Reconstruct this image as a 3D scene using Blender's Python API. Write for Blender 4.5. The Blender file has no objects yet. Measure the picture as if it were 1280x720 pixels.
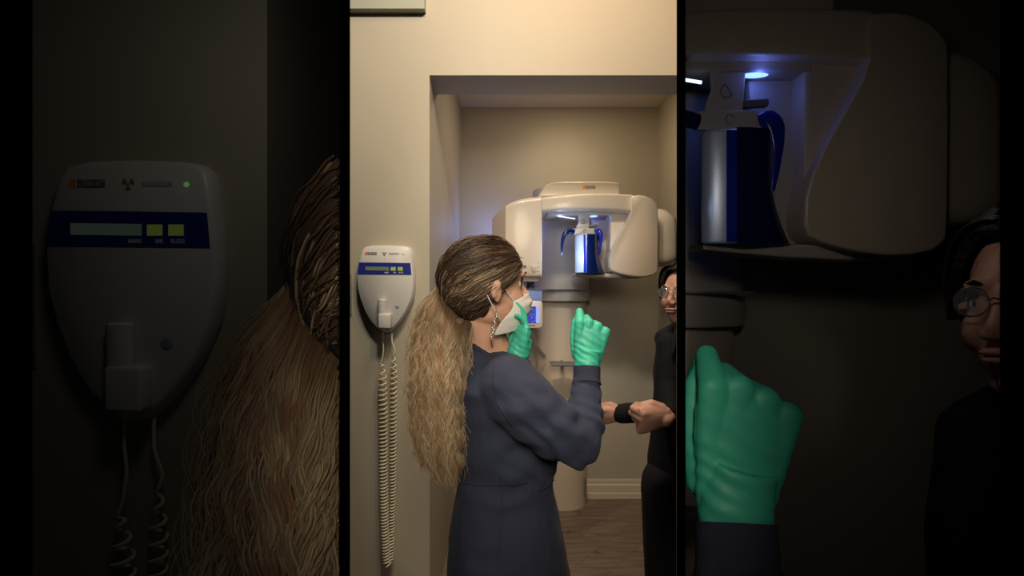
import bpy, bmesh, math, random
import numpy as np
from mathutils import Vector, Matrix, noise
random.seed(7); rng = np.random.default_rng(7)
C = bpy.context.scene.collection
F = 600.0; EYE = 1.55; K = 2.97
R = math.radians
ORG = {}

def P(px, py, Z):
    return Vector(((px-640)/F*Z, Z, EYE-(py-360)/F*Z))

# ------------------------------------------------------------------ materials
MATS = {}
def mat(name, col, rough=.6, metal=0., bump=0., bscale=60., emit=None, estr=0., spec=.5, var=0., vscale=6., stretch=None, sheen=0., trans=0., coat=0., sub=0., detail=4.):
    if name in MATS: return MATS[name]
    m = bpy.data.materials.new(name); m.use_nodes = True
    nt = m.node_tree; b = nt.nodes['Principled BSDF']
    b.inputs['Base Color'].default_value = (*col, 1)
    b.inputs['Roughness'].default_value = rough
    b.inputs['Metallic'].default_value = metal
    b.inputs['Specular IOR Level'].default_value = spec
    if sheen: b.inputs['Sheen Weight'].default_value = sheen; b.inputs['Sheen Roughness'].default_value = .5
    if trans: b.inputs['Transmission Weight'].default_value = trans
    if coat: b.inputs['Coat Weight'].default_value = coat; b.inputs['Coat Roughness'].default_value = .1
    if sub:
        b.inputs['Subsurface Weight'].default_value = sub
        b.inputs['Subsurface Radius'].default_value = (1, .35, .2); b.inputs['Subsurface Scale'].default_value = .008
    if emit:
        b.inputs['Emission Color'].default_value = (*emit, 1); b.inputs['Emission Strength'].default_value = estr
    tc = nt.nodes.new('ShaderNodeTexCoord'); mp = nt.nodes.new('ShaderNodeMapping')
    nt.links.new(tc.outputs['Object'], mp.inputs['Vector'])
    if stretch: mp.inputs['Scale'].default_value = stretch
    if bump:
        n = nt.nodes.new('ShaderNodeTexNoise'); n.inputs['Scale'].default_value = bscale; n.inputs['Detail'].default_value = detail
        nt.links.new(mp.outputs[0], n.inputs['Vector'])
        bp = nt.nodes.new('ShaderNodeBump'); bp.inputs['Strength'].default_value = bump; bp.inputs['Distance'].default_value = .01
        nt.links.new(n.outputs['Fac'], bp.inputs['Height']); nt.links.new(bp.outputs[0], b.inputs['Normal'])
    if var:
        n = nt.nodes.new('ShaderNodeTexNoise'); n.inputs['Scale'].default_value = vscale; n.inputs['Detail'].default_value = 5
        nt.links.new(mp.outputs[0], n.inputs['Vector'])
        r = nt.nodes.new('ShaderNodeValToRGB')
        r.color_ramp.elements[0].position = .3; r.color_ramp.elements[1].position = .7
        r.color_ramp.elements[0].color = (*[c*(1-var) for c in col], 1)
        r.color_ramp.elements[1].color = (*[min(1, c*(1+var)) for c in col], 1)
        nt.links.new(n.outputs['Fac'], r.inputs[0]); nt.links.new(r.outputs[0], b.inputs['Base Color'])
    MATS[name] = m
    return m

PAINT = mat('greige_paint', (.46, .415, .325), .62, bump=.04, bscale=220, var=.03, vscale=2)
CEIL = mat('ceiling_paint', (.62, .56, .46), .8, bump=.03, bscale=200)
TRIM = mat('trim_paint', (.62, .55, .42), .4)
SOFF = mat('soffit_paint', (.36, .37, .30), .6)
BLACK = mat('black_partition', (.0004, .0004, .0004), 1., spec=0.)
PLAST = mat('unit_plastic', (.70, .69, .66), .35, bump=.01, bscale=400)
MACH = mat('machine_plastic', (.66, .56, .445), .33, coat=.15)
MACHG = mat('machine_grey_plastic', (.52, .475, .43), .4)
MACHD = mat('machine_grey_trim', (.16, .16, .17), .45)
BLUE = mat('blue_band', (.02, .03, .26), .35)
LCD = mat('lcd', (.17, .24, .19), .3, emit=(.3, .42, .32), estr=.03)
GLCD = mat('green_lcd', (.42, .58, .14), .3, emit=(.5, .8, .12), estr=.03)
LED = mat('green_led', (.3, .9, .3), .3, emit=(.4, 1, .25), estr=.10)
ORANGE = mat('orange_mark', (.75, .33, .06), .5)
INK = mat('grey_ink', (.22, .2, .2), .6)
INKL = mat('pale_ink', (.48, .46, .45), .6)
INKR = mat('brown_ink', (.3, .16, .13), .6)
INKW = mat('white_ink', (.7, .7, .8), .6)
BTN = mat('lavender_button', (.34, .34, .5), .4)
CORD = mat('cream_cord', (.72, .66, .5), .4)
SKIN = mat('fair_skin', (.56, .31, .215), .5, bump=.05, bscale=300, var=.06, vscale=25, sub=.15)
SKIN2 = mat('light_skin', (.50, .27, .20), .5, bump=.04, bscale=300, var=.05, vscale=25, sub=.15)
LIP = mat('lips', (.46, .20, .16), .5)
EYEW = mat('eye_white', (.75, .72, .7), .2)
EYEB = mat('eye_dark', (.04, .025, .02), .15)
GLOVE = mat('green_glove', (.055, .50, .34), .5, bump=.04, bscale=70, var=.08, vscale=20)
def fabric(name, col, bsc=14, b=.5, sheen=.04):
    m = mat(name, col, .85, bump=b, bscale=bsc, sheen=sheen, detail=3, stretch=(1, 1, .6), spec=.25); return m
SCRUB = fabric('navy_scrub_fabric', (.036, .042, .075))
PANTS = fabric('navy_trousers_fabric', (.03, .036, .066))
JACK = fabric('black_jacket_fabric', (.004, .004, .007), sheen=0.)
KNIT = mat('cuff_knit', (.04, .045, .075), .9, bump=.5, bscale=220, stretch=(3, 3, .1), spec=.2)
MASKM = mat('mask_paper', (.68, .64, .58), .8, bump=.1, bscale=90)
BAND = mat('black_elastic', (.006, .006, .008), .8, bump=.4, bscale=120)
SHOE = mat('shoe_leather', (.05, .05, .06), .5)
GLASSRIM = mat('glasses_metal', (.55, .5, .42), .25, metal=1.)
PEARL = mat('earring_metal', (.7, .62, .55), .25, metal=.7)
CHROME = mat('polished_cylinder', (.62, .74, .95), .3, metal=.35)
NAVYP = mat('dark_blue_plastic', (.004, .014, .08), .12, coat=.6)
BLUEP = mat('bright_blue_plastic', (.01, .03, .4), .2, coat=.4)
BLED = mat('blue_lamp', (.1, .15, .9), .4, emit=(.12, .22, 1.), estr=4.)
WLED = mat('pale_blue_lamp', (.5, .6, .9), .4, emit=(.55, .65, 1.), estr=2.0)
LAMP = mat('lamp_diffuser', (.9, .8, .6), .4, emit=(1, .8, .5), estr=4.)
def lens(name):
    m = mat(name, (.9, .95, 1.), .03, spec=.3); nt = m.node_tree; b = nt.nodes['Principled BSDF']
    b.inputs['Alpha'].default_value = .05; return m
LENS = lens('lens_glass')

def wood():
    m = bpy.data.materials.new('oak_floor'); m.use_nodes = True; nt = m.node_tree; b = nt.nodes['Principled BSDF']
    tc = nt.nodes.new('ShaderNodeTexCoord'); mp = nt.nodes.new('ShaderNodeMapping'); mp.inputs['Rotation'].default_value = (0, 0, R(-48))
    br = nt.nodes.new('ShaderNodeTexBrick'); br.inputs['Scale'].default_value = 1; br.inputs['Brick Width'].default_value = 2.6
    br.inputs['Row Height'].default_value = .17; br.inputs['Mortar Size'].default_value = .0022
    br.inputs['Color1'].default_value = (.165, .12, .085, 1); br.inputs['Color2'].default_value = (.225, .165, .118, 1); br.inputs['Mortar'].default_value = (.12, .085, .06, 1)
    mp2 = nt.nodes.new('ShaderNodeMapping'); mp2.inputs['Rotation'].default_value = (0, 0, R(-48)); mp2.inputs['Scale'].default_value = (2.2, 22, 1)
    n = nt.nodes.new('ShaderNodeTexNoise'); n.inputs['Scale'].default_value = 2; n.inputs['Detail'].default_value = 8
    mx = nt.nodes.new('ShaderNodeMix'); mx.data_type = 'RGBA'; mx.blend_type = 'OVERLAY'; mx.inputs[0].default_value = .75
    n2 = nt.nodes.new('ShaderNodeTexNoise'); n2.inputs['Scale'].default_value = 5; n2.inputs['Detail'].default_value = 3
    rp = nt.nodes.new('ShaderNodeValToRGB'); rp.color_ramp.elements[0].position = .27; rp.color_ramp.elements[1].position = .36
    rp.color_ramp.elements[0].color = (.35, .3, .28, 1); rp.color_ramp.elements[1].color = (1, 1, 1, 1)
    mu = nt.nodes.new('ShaderNodeMix'); mu.data_type = 'RGBA'; mu.blend_type = 'MULTIPLY'; mu.inputs[0].default_value = 1.
    L = nt.links.new
    L(tc.outputs['Object'], mp.inputs[0]); L(tc.outputs['Object'], mp2.inputs[0]); L(mp.outputs[0], br.inputs['Vector']); L(mp2.outputs[0], n.inputs['Vector'])
    L(mp.outputs[0], n2.inputs['Vector']); L(n2.outputs['Fac'], rp.inputs[0])
    L(br.outputs['Color'], mx.inputs[6]); L(n.outputs['Fac'], mx.inputs[7]); L(mx.outputs[2], mu.inputs[6]); L(rp.outputs[0], mu.inputs[7]); L(mu.outputs[2], b.inputs['Base Color'])
    b.inputs['Roughness'].default_value = .5
    return m
WOOD = wood()

def hairmat():
    m = bpy.data.materials.new('hair_strands'); m.use_nodes = True; nt = m.node_tree; b = nt.nodes['Principled BSDF']
    a = nt.nodes.new('ShaderNodeAttribute'); a.attribute_name = 'col'
    nt.links.new(a.outputs['Color'], b.inputs['Base Color']); b.inputs['Roughness'].default_value = .45
    b.inputs['Specular IOR Level'].default_value = .4
    return m
HAIR = hairmat()
SCALP = mat('scalp_hair_brown', (.055, .034, .024), .7, bump=.6, bscale=60, stretch=(1, 1, 3))
HAIRU = mat('underlayer_hair', (.19, .13, .08), .7, bump=.6, bscale=120, stretch=(3, 3, .3))
DARKH = mat('dark_hair', (.012, .009, .009), .45, bump=.6, bscale=120, stretch=(3, 3, .4))

def screenmat():
    m = bpy.data.materials.new('touch_screen'); m.use_nodes = True; nt = m.node_tree; b = nt.nodes['Principled BSDF']
    tc = nt.nodes.new('ShaderNodeTexCoord'); v = nt.nodes.new('ShaderNodeTexVoronoi'); v.inputs['Scale'].default_value = 70; v.distance = 'CHEBYCHEV'
    r = nt.nodes.new('ShaderNodeValToRGB'); r.color_ramp.elements[0].color = (.25, .4, 1, 1); r.color_ramp.elements[1].color = (.02, .04, .42, 1); r.color_ramp.elements[1].position = .35
    nt.links.new(tc.outputs['Object'], v.inputs['Vector']); nt.links.new(v.outputs['Distance'], r.inputs[0])
    nt.links.new(r.outputs[0], b.inputs['Emission Color']); b.inputs['Emission Strength'].default_value = .8; b.inputs['Base Color'].default_value = (.01, .01, .1, 1)
    return m
SCREEN = screenmat()

# ------------------------------------------------------------------ geometry
class G:
    def __init__(s): s.v = []; s.f = []
    def add(s, vs, fs):
        o = len(s.v); s.v += [Vector(v) for v in vs]; s.f += [tuple(i+o for i in f) for f in fs]; return s
    def box(s, x0, x1, y0, y1, z0, z1):
        vs = [(x, y, z) for x in (x0, x1) for y in (y0, y1) for z in (z0, z1)]
        return s.add(vs, [(0, 1, 3, 2), (4, 6, 7, 5), (0, 4, 5, 1), (2, 3, 7, 6), (0, 2, 6, 4), (1, 5, 7, 3)])
    def prism(s, pts, y0, y1, Z=None):      # pts are (px,py) measured at depth Z, extruded from y0 to y1
        Z = Z or y0
        a = [P(x, y, Z) for x, y in pts]; n = len(a)
        vs = [(p.x, y0, p.z) for p in a] + [(p.x, y1, p.z) for p in a]
        fs = [tuple(range(n)), tuple(range(2*n-1, n-1, -1))] + [(i, i+n, (i+1) % n+n, (i+1) % n) for i in range(n)]
        return s.add(vs, fs)
    def rings(s, rs):
        n = len(rs[0]); vs = [p for r in rs for p in r]; fs = []
        for k in range(len(rs)-1):
            for i in range(n): fs.append((k*n+i, k*n+(i+1) % n, (k+1)*n+(i+1) % n, (k+1)*n+i))
        fs += [tuple(range(n-1, -1, -1)), tuple(range((len(rs)-1)*n, len(rs)*n))]
        return s.add(vs, fs)
    def tube(s, pts, rad, seg=12, flat=None):
        pts = [Vector(p) for p in pts]; n = len(pts)
        if not hasattr(rad, '__len__'): rad = [rad]*n
        t0 = (pts[1]-pts[0]).normalized(); up = Vector((0, 0, 1)) if abs(t0.z) < .9 else Vector((1, 0, 0))
        a = t0.cross(up).normalized(); rs = []
        for i in range(n):
            t = (pts[min(i+1, n-1)]-pts[max(i-1, 0)]).normalized()
            a = (a - t*a.dot(t)).normalized(); b = t.cross(a)
            rs.append([pts[i]+(a*math.cos(q)+b*math.sin(q))*rad[i] for q in [2*math.pi*k/seg for k in range(seg)]])
        return s.rings(rs)
    def ell(s, c, r, rot=None, nu=24, nv=14):
        c = Vector(c); rs = []
        M = rot or Matrix.Identity(3)
        for j in range(nv+1):
            th = math.pi*(.001+.998*j/nv)
            rs.append([c + M @ Vector((r[0]*math.sin(th)*math.cos(2*math.pi*i/nu), r[1]*math.sin(th)*math.sin(2*math.pi*i/nu), r[2]*math.cos(th))) for i in range(nu)])
        return s.rings(rs)
    def chain(s, pts, rad, seg=14):          # rounded limb through points
        for p, r in zip(pts, rad): s.ell(p, (r, r, r), nu=16, nv=10)
        for i in range(len(pts)-1):
            if (Vector(pts[i])-Vector(pts[i+1])).length > 1e-4: s.tube([pts[i], pts[i+1]], [rad[i], rad[i+1]], seg)
        return s
    def torso_(s, H, k):        # solid back and heel of the hand
        rs = []
        for a, w, d in ((.0, .024, .018), (.02, .031, .0205), (.05, .038, .0205), (.075, .041, .018), (.088, .040, .0145)):
            rs.append([H(a*k, w*k*math.cos(q), (d*math.sin(q)-.003)*k) for q in [2*math.pi*j/24 for j in range(24)]])
        return s.rings(rs)
    def torso(s, rows, n=32, e=.85):         # rows (py, xl, xr, Zc, depth)
        rs = []
        for row in rows:
            py, xl, xr, Z, d = row[:5]; tl = row[5] if len(row) > 5 else 0
            a = P(xl, py, Z); b = P(xr, py, Z); tz = tl/F*Z; c = (a+b)/2; w = (b.x-a.x)/2
            rs.append([Vector((c.x+w*math.copysign(abs(math.cos(q))**e, math.cos(q)), Z+d*math.copysign(abs(math.sin(q))**e, math.sin(q)), c.z-tz*math.cos(q))) for q in [2*math.pi*k/n for k in range(n)]])
        return s.rings(rs)

def mesh_from(g, org):
    me = bpy.data.meshes.new('m'); me.from_pydata([tuple(v-org) for v in g.v], [], g.f); me.update(); return me
def bake(ob):
    dg = bpy.context.evaluated_depsgraph_get(); dg.update()
    me = bpy.data.meshes.new_from_object(ob.evaluated_get(dg)); old = ob.data
    ob.modifiers.clear(); ob.data = me; bpy.data.meshes.remove(old)
def obj(name, g, m, parent=None, org=None, bevel=0, bseg=3, smooth=True, voxel=0, sm=0, solid=0, subsurf=0, disp=None, angle=40, fix=True, recalc=True):
    if org is None:
        top = parent
        org = ORG[parent.name] if parent else Vector((0, 0, 0))
    me = mesh_from(g, org)
    if recalc:
        b = bmesh.new(); b.from_mesh(me); bmesh.ops.recalc_face_normals(b, faces=b.faces); b.to_mesh(me); b.free()
    ob = bpy.data.objects.new(name, me); C.objects.link(ob); ORG[ob.name] = org
    if parent: ob.parent = parent
    else: ob.location = org
    if voxel:
        md = ob.modifiers.new('r', 'REMESH'); md.mode = 'VOXEL'; md.voxel_size = voxel
    if sm:
        md = ob.modifiers.new('s', 'SMOOTH'); md.iterations = sm; md.factor = .5
    if solid:
        md = ob.modifiers.new('so', 'SOLIDIFY'); md.thickness = solid; md.offset = 0
    if bevel:
        md = ob.modifiers.new('b', 'BEVEL'); md.width = bevel; md.segments = bseg; md.limit_method = 'ANGLE'; md.angle_limit = R(25)
    if subsurf:
        md = ob.modifiers.new('ss', 'SUBSURF'); md.levels = subsurf; md.render_levels = subsurf
    if ob.modifiers:
        bpy.context.view_layer.update(); bake(ob)
    if disp:
        me = ob.data; me.update()
        nr = [v.normal.copy() for v in me.vertices]
        for v, n in zip(me.vertices, nr):
            v.co = v.co + n*disp(v.co+org)
        me.update()
    me = ob.data; me.materials.clear(); me.materials.append(m)
    if smooth:
        me.polygons.foreach_set('use_smooth', [True]*len(me.polygons))
        if not voxel and not subsurf:
            try: me.set_sharp_from_angle(angle=R(angle))
            except Exception: pass
    return ob
def thing(name, loc, label, cat, group=None):
    o = bpy.data.objects.new(name, None); C.objects.link(o); o.location = loc; ORG[o.name] = Vector(loc); o.empty_display_size = .05
    o['label'] = label; o['category'] = cat
    if group: o['group'] = group
    return o
def tag(o, label, cat, group=None):
    o['label'] = label; o['category'] = cat
    if group: o['group'] = group
    return o
def struct(name, g, m, **k):
    o = obj(name, g, m, smooth=False, **k); o['kind'] = 'structure'; return o

# ------------------------------------------------------------------ bay copies and clipping
def planes(lo, hi):
    r = []
    if lo is not None: r.append(Vector((F, -(lo-640), 0)))
    if hi is not None: r.append(Vector((-F, (hi-640), 0)))
    return r
def world_xf(root):
    return Vector(root.scale), Vector(root.location)
def clip_part(ob, S, L, pls, strands=False):
    me = ob.data
    for n in pls:
        off_ = 0
        if isinstance(n, tuple): n, off_ = n
        nl = Vector((n.x*S.x, n.y*S.y, n.z*S.z)); d = n.dot(L)+off_     # keep nl.p + d >= 0
        co = np.empty(len(me.vertices)*3); me.vertices.foreach_get('co', co); co = co.reshape(-1, 3)
        val = co @ np.array(nl) + d
        if (val >= 0).all(): continue
        new = me.copy()
        b = bmesh.new(); b.from_mesh(new)
        if strands:
            b.verts.ensure_lookup_table()
            bmesh.ops.delete(b, geom=[b.verts[i] for i in np.nonzero(val < 0)[0]], context='VERTS')
        else:
            ln = nl.length; pc = nl*(-d/(ln*ln))
            r = bmesh.ops.bisect_plane(b, geom=b.verts[:]+b.edges[:]+b.faces[:], plane_co=pc, plane_no=nl/ln, clear_inner=True, dist=1e-6)
            ed = [e for e in r['geom_cut'] if isinstance(e, bmesh.types.BMEdge) and e.is_valid]
            if ed:
                try: bmesh.ops.edgenet_fill(b, edges=ed)
                except Exception: pass
        b.to_mesh(new); b.free(); me = new; ob.data = new
    return len(me.vertices) > 0
def clip_thing(root, pls, owner=None):
    owner = owner or root
    S, L = world_xf(owner)
    for ch in list(root.children): clip_thing(ch, pls, owner)
    if root.type == 'MESH':
        ok = clip_part(root, S, L, pls, strands='col' in root.data.attributes)
        if not ok:
            for ch in list(root.children): bpy.data.objects.remove(ch)
            bpy.data.objects.remove(root)
def copy_tree(o, parent=None):
    c = o.copy(); C.objects.link(c); c.parent = parent
    for ch in list(o.children): copy_tree(ch, c)
    return c
def bay(o, lo, hi, label=None, c=1., yref=None, extra=()):
    r = copy_tree(o); L = Vector(o.location); yr = L.y if yref is None else yref
    r.scale = (K, c, K)
    r.location = (K*L.x + 2.03/F*yr, yr+c*(L.y-yr), EYE+K*(L.z-EYE))
    if label: r['label'] = label
    clip_thing(r, planes(lo, hi)+list(extra))
    return r
PL = (40.6, 425); PC = (437.6, 845.8); PR = (856.6, 1250.4)

# ------------------------------------------------------------------ the setting
ZF, ZB = 2.2, 3.55
AX0, AX1 = -.378, 1.08
def wall_quadbox(name, x0, x1, y0, y1, z0, z1, m=PAINT, lohi=None, **k):
    g = G().box(x0, x1, y0, y1, z0, z1); o = struct(name, g, m, **k)
    if lohi: clip_thing(o, planes(*lohi))
    return o
HB = 2.525; TOPZ = 3.6
wall_quadbox('wall_front_left', -1.0, AX0, ZF, ZF+.22, 0, TOPZ, lohi=PC)
wall_quadbox('wall_front_header', AX0, 1.2, ZF, ZF+.22, HB, TOPZ, lohi=PC)
wall_quadbox('wall_alcove_left', AX0-.1, AX0, ZF+.22, ZB, 0, TOPZ, lohi=(438, None))
wall_quadbox('wall_alcove_back', AX0-.1, AX1+.1, ZB, ZB+.1, 0, TOPZ, lohi=PC)
wall_quadbox('wall_alcove_right', AX1, AX1+.1, ZF+.22, ZB, 0, TOPZ, lohi=PC)
wall_quadbox('ceiling_alcove', AX0, AX1, ZF+.22, ZB, EYE+1.337, EYE+1.36, CEIL, lohi=PC)
# room floor: a wedge between the partitions plus the part in front of them
g = G(); yb = ZB+.1; y0 = .8
g.add([((438-640)/F*y0, y0, z) for z in (-.05, 0)]+[((845.5-640)/F*y0, y0, z) for z in (-.05, 0)]+[((845.5-640)/F*yb, yb, z) for z in (-.05, 0)]+[((438-640)/F*yb, yb, z) for z in (-.05, 0)],
      [(0, 2, 4, 6), (1, 7, 5, 3), (0, 1, 3, 2), (2, 3, 5, 4), (4, 5, 7, 6), (6, 7, 1, 0)])
struct('floor', g, WOOD)
g = G(); y1 = yb
g.add([((438-640)/F*y0, y0, z) for z in (TOPZ, TOPZ+.05)]+[((845.5-640)/F*y0, y0, z) for z in (TOPZ, TOPZ+.05)]+[((845.5-640)/F*yb, yb, z) for z in (TOPZ, TOPZ+.05)]+[((438-640)/F*yb, yb, z) for z in (TOPZ, TOPZ+.05)],
      [(0, 2, 4, 6), (1, 7, 5, 3), (0, 1, 3, 2), (2, 3, 5, 4), (4, 5, 7, 6), (6, 7, 1, 0)])
struct('ceiling', g, CEIL)
# dropped soffit at top left
g = G(); a = P(440, 11, 1.95); b_ = P(530.5, 11, 2.16)
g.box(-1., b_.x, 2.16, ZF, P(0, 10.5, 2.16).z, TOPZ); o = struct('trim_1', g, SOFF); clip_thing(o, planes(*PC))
# baseboards: stepped profile
def baseboard(name, x0, x1, lohi):
    g = G(); prof = [(0, 0), (0, .135), (-.008, .142), (-.012, .13), (-.012, .105), (-.02, .098), (-.02, .045), (-.024, .04), (-.024, 0)]
    n = len(prof); vs = [(x, ZB+a, b) for x in (x0, x1) for a, b in prof]
    g.add(vs, [tuple(range(n)), tuple(range(2*n-1, n-1, -1))]+[(i, i+n, (i+1) % n+n, (i+1) % n) for i in range(n)])
    o = struct(name, g, TRIM); clip_thing(o, planes(*lohi)); return o
baseboard('baseboard_back', AX0, AX1, PC)

# partitions between the three bays (wedge-shaped black walls)
def partition(name, pa, pb, z0=-3.1, z1=5.2, y0=.8, y1=3.9):
    g = G(); xs = [((pa-640)/F*y0, y0), ((pb-640)/F*y0, y0), ((pb-640)/F*y1, y1), ((pa-640)/F*y1, y1)]
    vs = [(x, y, z) for z in (z0, z1) for x, y in xs]
    g.add(vs, [(0, 3, 2, 1), (4, 5, 6, 7), (0, 1, 5, 4), (1, 2, 6, 5), (2, 3, 7, 6), (3, 0, 4, 7)])
    return struct(name, g, BLACK)
partition('wall_partition_left', 425, 437.6)
partition('wall_partition_right', 845.8, 856.6)
partition('wall_outer_left', -40, 40.6)
partition('wall_outer_right', 1250.4, 1330)

# side bays
FLZ = EYE-1.55*K
def bx(x): return K*x
DARKW = PAINT
wall_quadbox('wall_left_bay_front', -2.6, bx(AX0), ZF, ZF+.3, FLZ, 5.2, lohi=PL)
wall_quadbox('wall_left_bay_recess', bx(AX0)-.2, bx(AX0), ZF+.3, ZB, FLZ, 5.2, lohi=PL)
wall_quadbox('wall_left_bay_back', bx(AX0)-.2, -.5, ZB, ZB+.1, FLZ, 5.2, lohi=PL)
wall_quadbox('wall_right_bay_back', 1., 4.2, ZB, ZB+.1, FLZ, 5.2, lohi=PR)
for nm, (pa, pb) in (('floor_left_bay', PL), ('floor_right_bay', PR)):
    for z, n2, mm in ((FLZ-.05, nm, WOOD), (5.2, nm.replace('floor', 'ceiling'), CEIL)):
        g = G(); g.add([((pa-640)/F*y0, y0, zz) for zz in (z, z+.05)]+[((pb-640)/F*y0, y0, zz) for zz in (z, z+.05)]+[((pb-640)/F*yb, yb, zz) for zz in (z, z+.05)]+[((pa-640)/F*yb, yb, zz) for zz in (z, z+.05)],
              [(0, 2, 4, 6), (1, 7, 5, 3), (0, 1, 3, 2), (2, 3, 5, 4), (4, 5, 7, 6), (6, 7, 1, 0)])
        struct(n2, g, mm)

# ------------------------------------------------------------------ exposure control unit
def glyphs(g, x0, x1, y0, y1, Z, n, t=.45):   # small hollow letter shapes
    w = (x1-x0)/n
    for i in range(n):
        a = x0+i*w+w*.1; b = x0+(i+1)*w-w*.08; s = t
        def r(xa, xb, ya, yb): g.prism([(xa, ya), (xb, ya), (xb, yb), (xa, yb)], Z-.0012, Z+.001, Z)
        r(a, a+s, y0, y1); r(b-s, b, y0, y1); 
        if i % 3 != 1: r(a, b, y0, y0+s)
        r(a, b, y1-s, y1)
        if i % 4 == 0: r(a, b, (y0+y1)/2-s/2, (y0+y1)/2+s/2)
def trefoil(g, cx, cy, r, Z):
    for k in range(3):
        a0 = R(30+120*k-30+0); pts = []
        for j in range(7):
            q = a0+R(60)*j/6; pts.append((cx+r*math.cos(q), cy-r*math.sin(q)))
        for j in range(6, -1, -1):
            q = a0+R(60)*j/6; pts.append((cx+.35*r*math.cos(q), cy-.35*r*math.sin(q)))
        g.prism(pts, Z-.0012, Z+.001, Z)
    g.prism([(cx+.2*r*math.cos(q), cy+.2*r*math.sin(q)) for q in [2*math.pi*k/10 for k in range(10)]], Z-.0012, Z+.001, Z)

Uorg = P(481, 360, ZF)
unit = thing('exposure_control_unit', Uorg, 'white shield-shaped exposure control panel with a blue display band, on the brightly lit wall', 'control panel')
YF = ZF-.05      # front face depth
ol = [(452, 312), (455, 309), (462, 307.6), (481, 307), (500, 307.6), (508, 308.8), (511.5, 312), (513.2, 320), (515, 332), (516, 346), (515.8, 360), (513.5, 374), (507, 389), (498.5, 402), (490, 411), (485, 414.5), (481, 415.5), (477, 415), (471, 411), (463, 402), (456, 390), (450.2, 375), (446.6, 361), (445.6, 345), (446.6, 332), (449.4, 320)]
g = G()
def off(pts, s, dx=0): 
    cx, cy = 481, 357
    return [(cx+(x-cx)*s+dx, cy+(y-cy)*s) for x, y in pts]
rs = []
for yy, s, dx in ((ZF, 1.0, 1.6), (ZF-.012, 1.012, 1.6), (ZF-.035, 1.01, .8), (ZF-.046, .99, .2), (ZF-.05, .965, 0)):
    rs.append([Vector((P(x, y, YF).x, yy, P(x, y, YF).z)) for x, y in off(ol, s, dx)])
g.rings(rs)
obj('housing', g, PLAST, unit, angle=60)
def xl(y): 
    pts = [(320, 449.4), (332, 446.6), (345, 445.6)]; return np.interp(y, [p[0] for p in pts], [p[1] for p in pts])
g = G()
g.prism([(xl(328)+1.5, 328), (481, 328.3), (513, 328.8), (514.3, 343.4), (481, 343), (xl(343)+1, 342.6)], YF-.002, YF+.001, YF)
bandp = obj('display_band', g, BLUE, unit, smooth=False)
g = G(); g.prism([(457, 333.2), (486.2, 333.6), (486.2, 338.4), (457, 338)], YF-.004, YF, YF); obj('display', g, LCD, bandp, smooth=False)
for a in (488.6, 497.4):
    g = G(); g.prism([(a, 333.8), (a+6.2, 333.8), (a+6.2, 338.4), (a, 338.4)], YF-.004, YF, YF); obj('digit_display', g, GLCD, bandp, smooth=False)
g = G(); glyphs(g, 480.5, 486, 339.8, 341.5, YF-.002, 5, .25); glyphs(g, 491.8, 495, 339.8, 341.5, YF-.002, 3, .25); glyphs(g, 498, 504, 339.8, 341.5, YF-.002, 4, .25)
obj('lettering', g, INKW, bandp, smooth=False)
g = G(); g.prism([(456, 315), (459, 315), (459, 318.6), (456, 318.6)], YF-.001, YF+.001, YF); lg = obj('logo', g, ORANGE, unit, smooth=False)
g = G(); glyphs(g, 459.2, 471, 315.1, 318.5, YF, 5, .75); obj('lettering', g, INK, lg, smooth=False)
g = G(); trefoil(g, 480.4, 317, 2.6, YF); obj('radiation_symbol', g, INKR, unit, smooth=False)
g = G(); glyphs(g, 486, 498.5, 316, 318, YF, 9, .35); obj('lettering', g, INKL, unit, smooth=False)
g = G(); g.ell(P(504.5, 317.2, YF), (.0042, .003, .0042)); obj('status_light', g, LED, unit)
g = G(); g.ell(P(496.4, 383, YF), (.0095, .004, .0095)); obj('button', g, BTN, unit)
# holder and hand switch
g = G(); g.prism([(472.3, 392), (487.7, 392.5), (487.4, 411), (472.6, 410.5)], YF-.042, YF+.004, YF-.042)
obj('switch_holder', g, PLAST, unit, bevel=.006)
YS_ = YF-.018; g = G(); a = P(478, 375, YS_); g.tube([a+Vector((0, 0, .003)), a, P(478, 392, YS_), P(478.2, 411, YS_), P(478.3, 413, YS_)], [.015, .0195, .0195, .014, .009], 20)
hs = obj('hand_switch', g, PLAST, unit, angle=50)
# coiled cord: one cord from the hand switch, down, round and up to the housing
cl = []
def seg(a, b, n): return [Vector(a).lerp(Vector(b), k/n) for k in range(n)]
YC = ZF-.045
straight1 = [P(478.3, 412, YC), P(478.4, 425, YC), P(479.5, 436, YC), P(478, 448, YC), P(475.5, 455, YC)]
path = [P(477.5, 456, YC), P(479, 520, YC), P(479.5, 600, YC), P(481, 660, YC), P(482.5, 692, YC), P(484.2, 706, YC), P(487, 700, YC+.012), P(489.5, 670, YC+.02), P(491, 620, YC+.02), P(491.5, 520, YC+.02), P(492, 445, YC+.015)]
straight2 = [P(492, 443, YC+.015), P(494, 438, YC+.015), P(490, 428, YC+.015), P(489.5, 405, ZF-.02)]
def resample(p, n):
    p = np.array([tuple(v) for v in p]); d = np.r_[0, np.cumsum(np.linalg.norm(np.diff(p, axis=0), axis=1))]
    # catmull-ish smoothing by dense interpolation
    t = np.linspace(0, d[-1], n); q = np.stack([np.interp(t, d, p[:, k]) for k in range(3)], 1)
    for _ in range(max(1, n//60)): q[1:-1] = (q[:-2]+q[1:-1]*2+q[2:])/4
    return q
NT = 112; SP = 12; pp = resample(path, NT*SP)
cum = np.linspace(0, 1, NT*SP)
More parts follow.
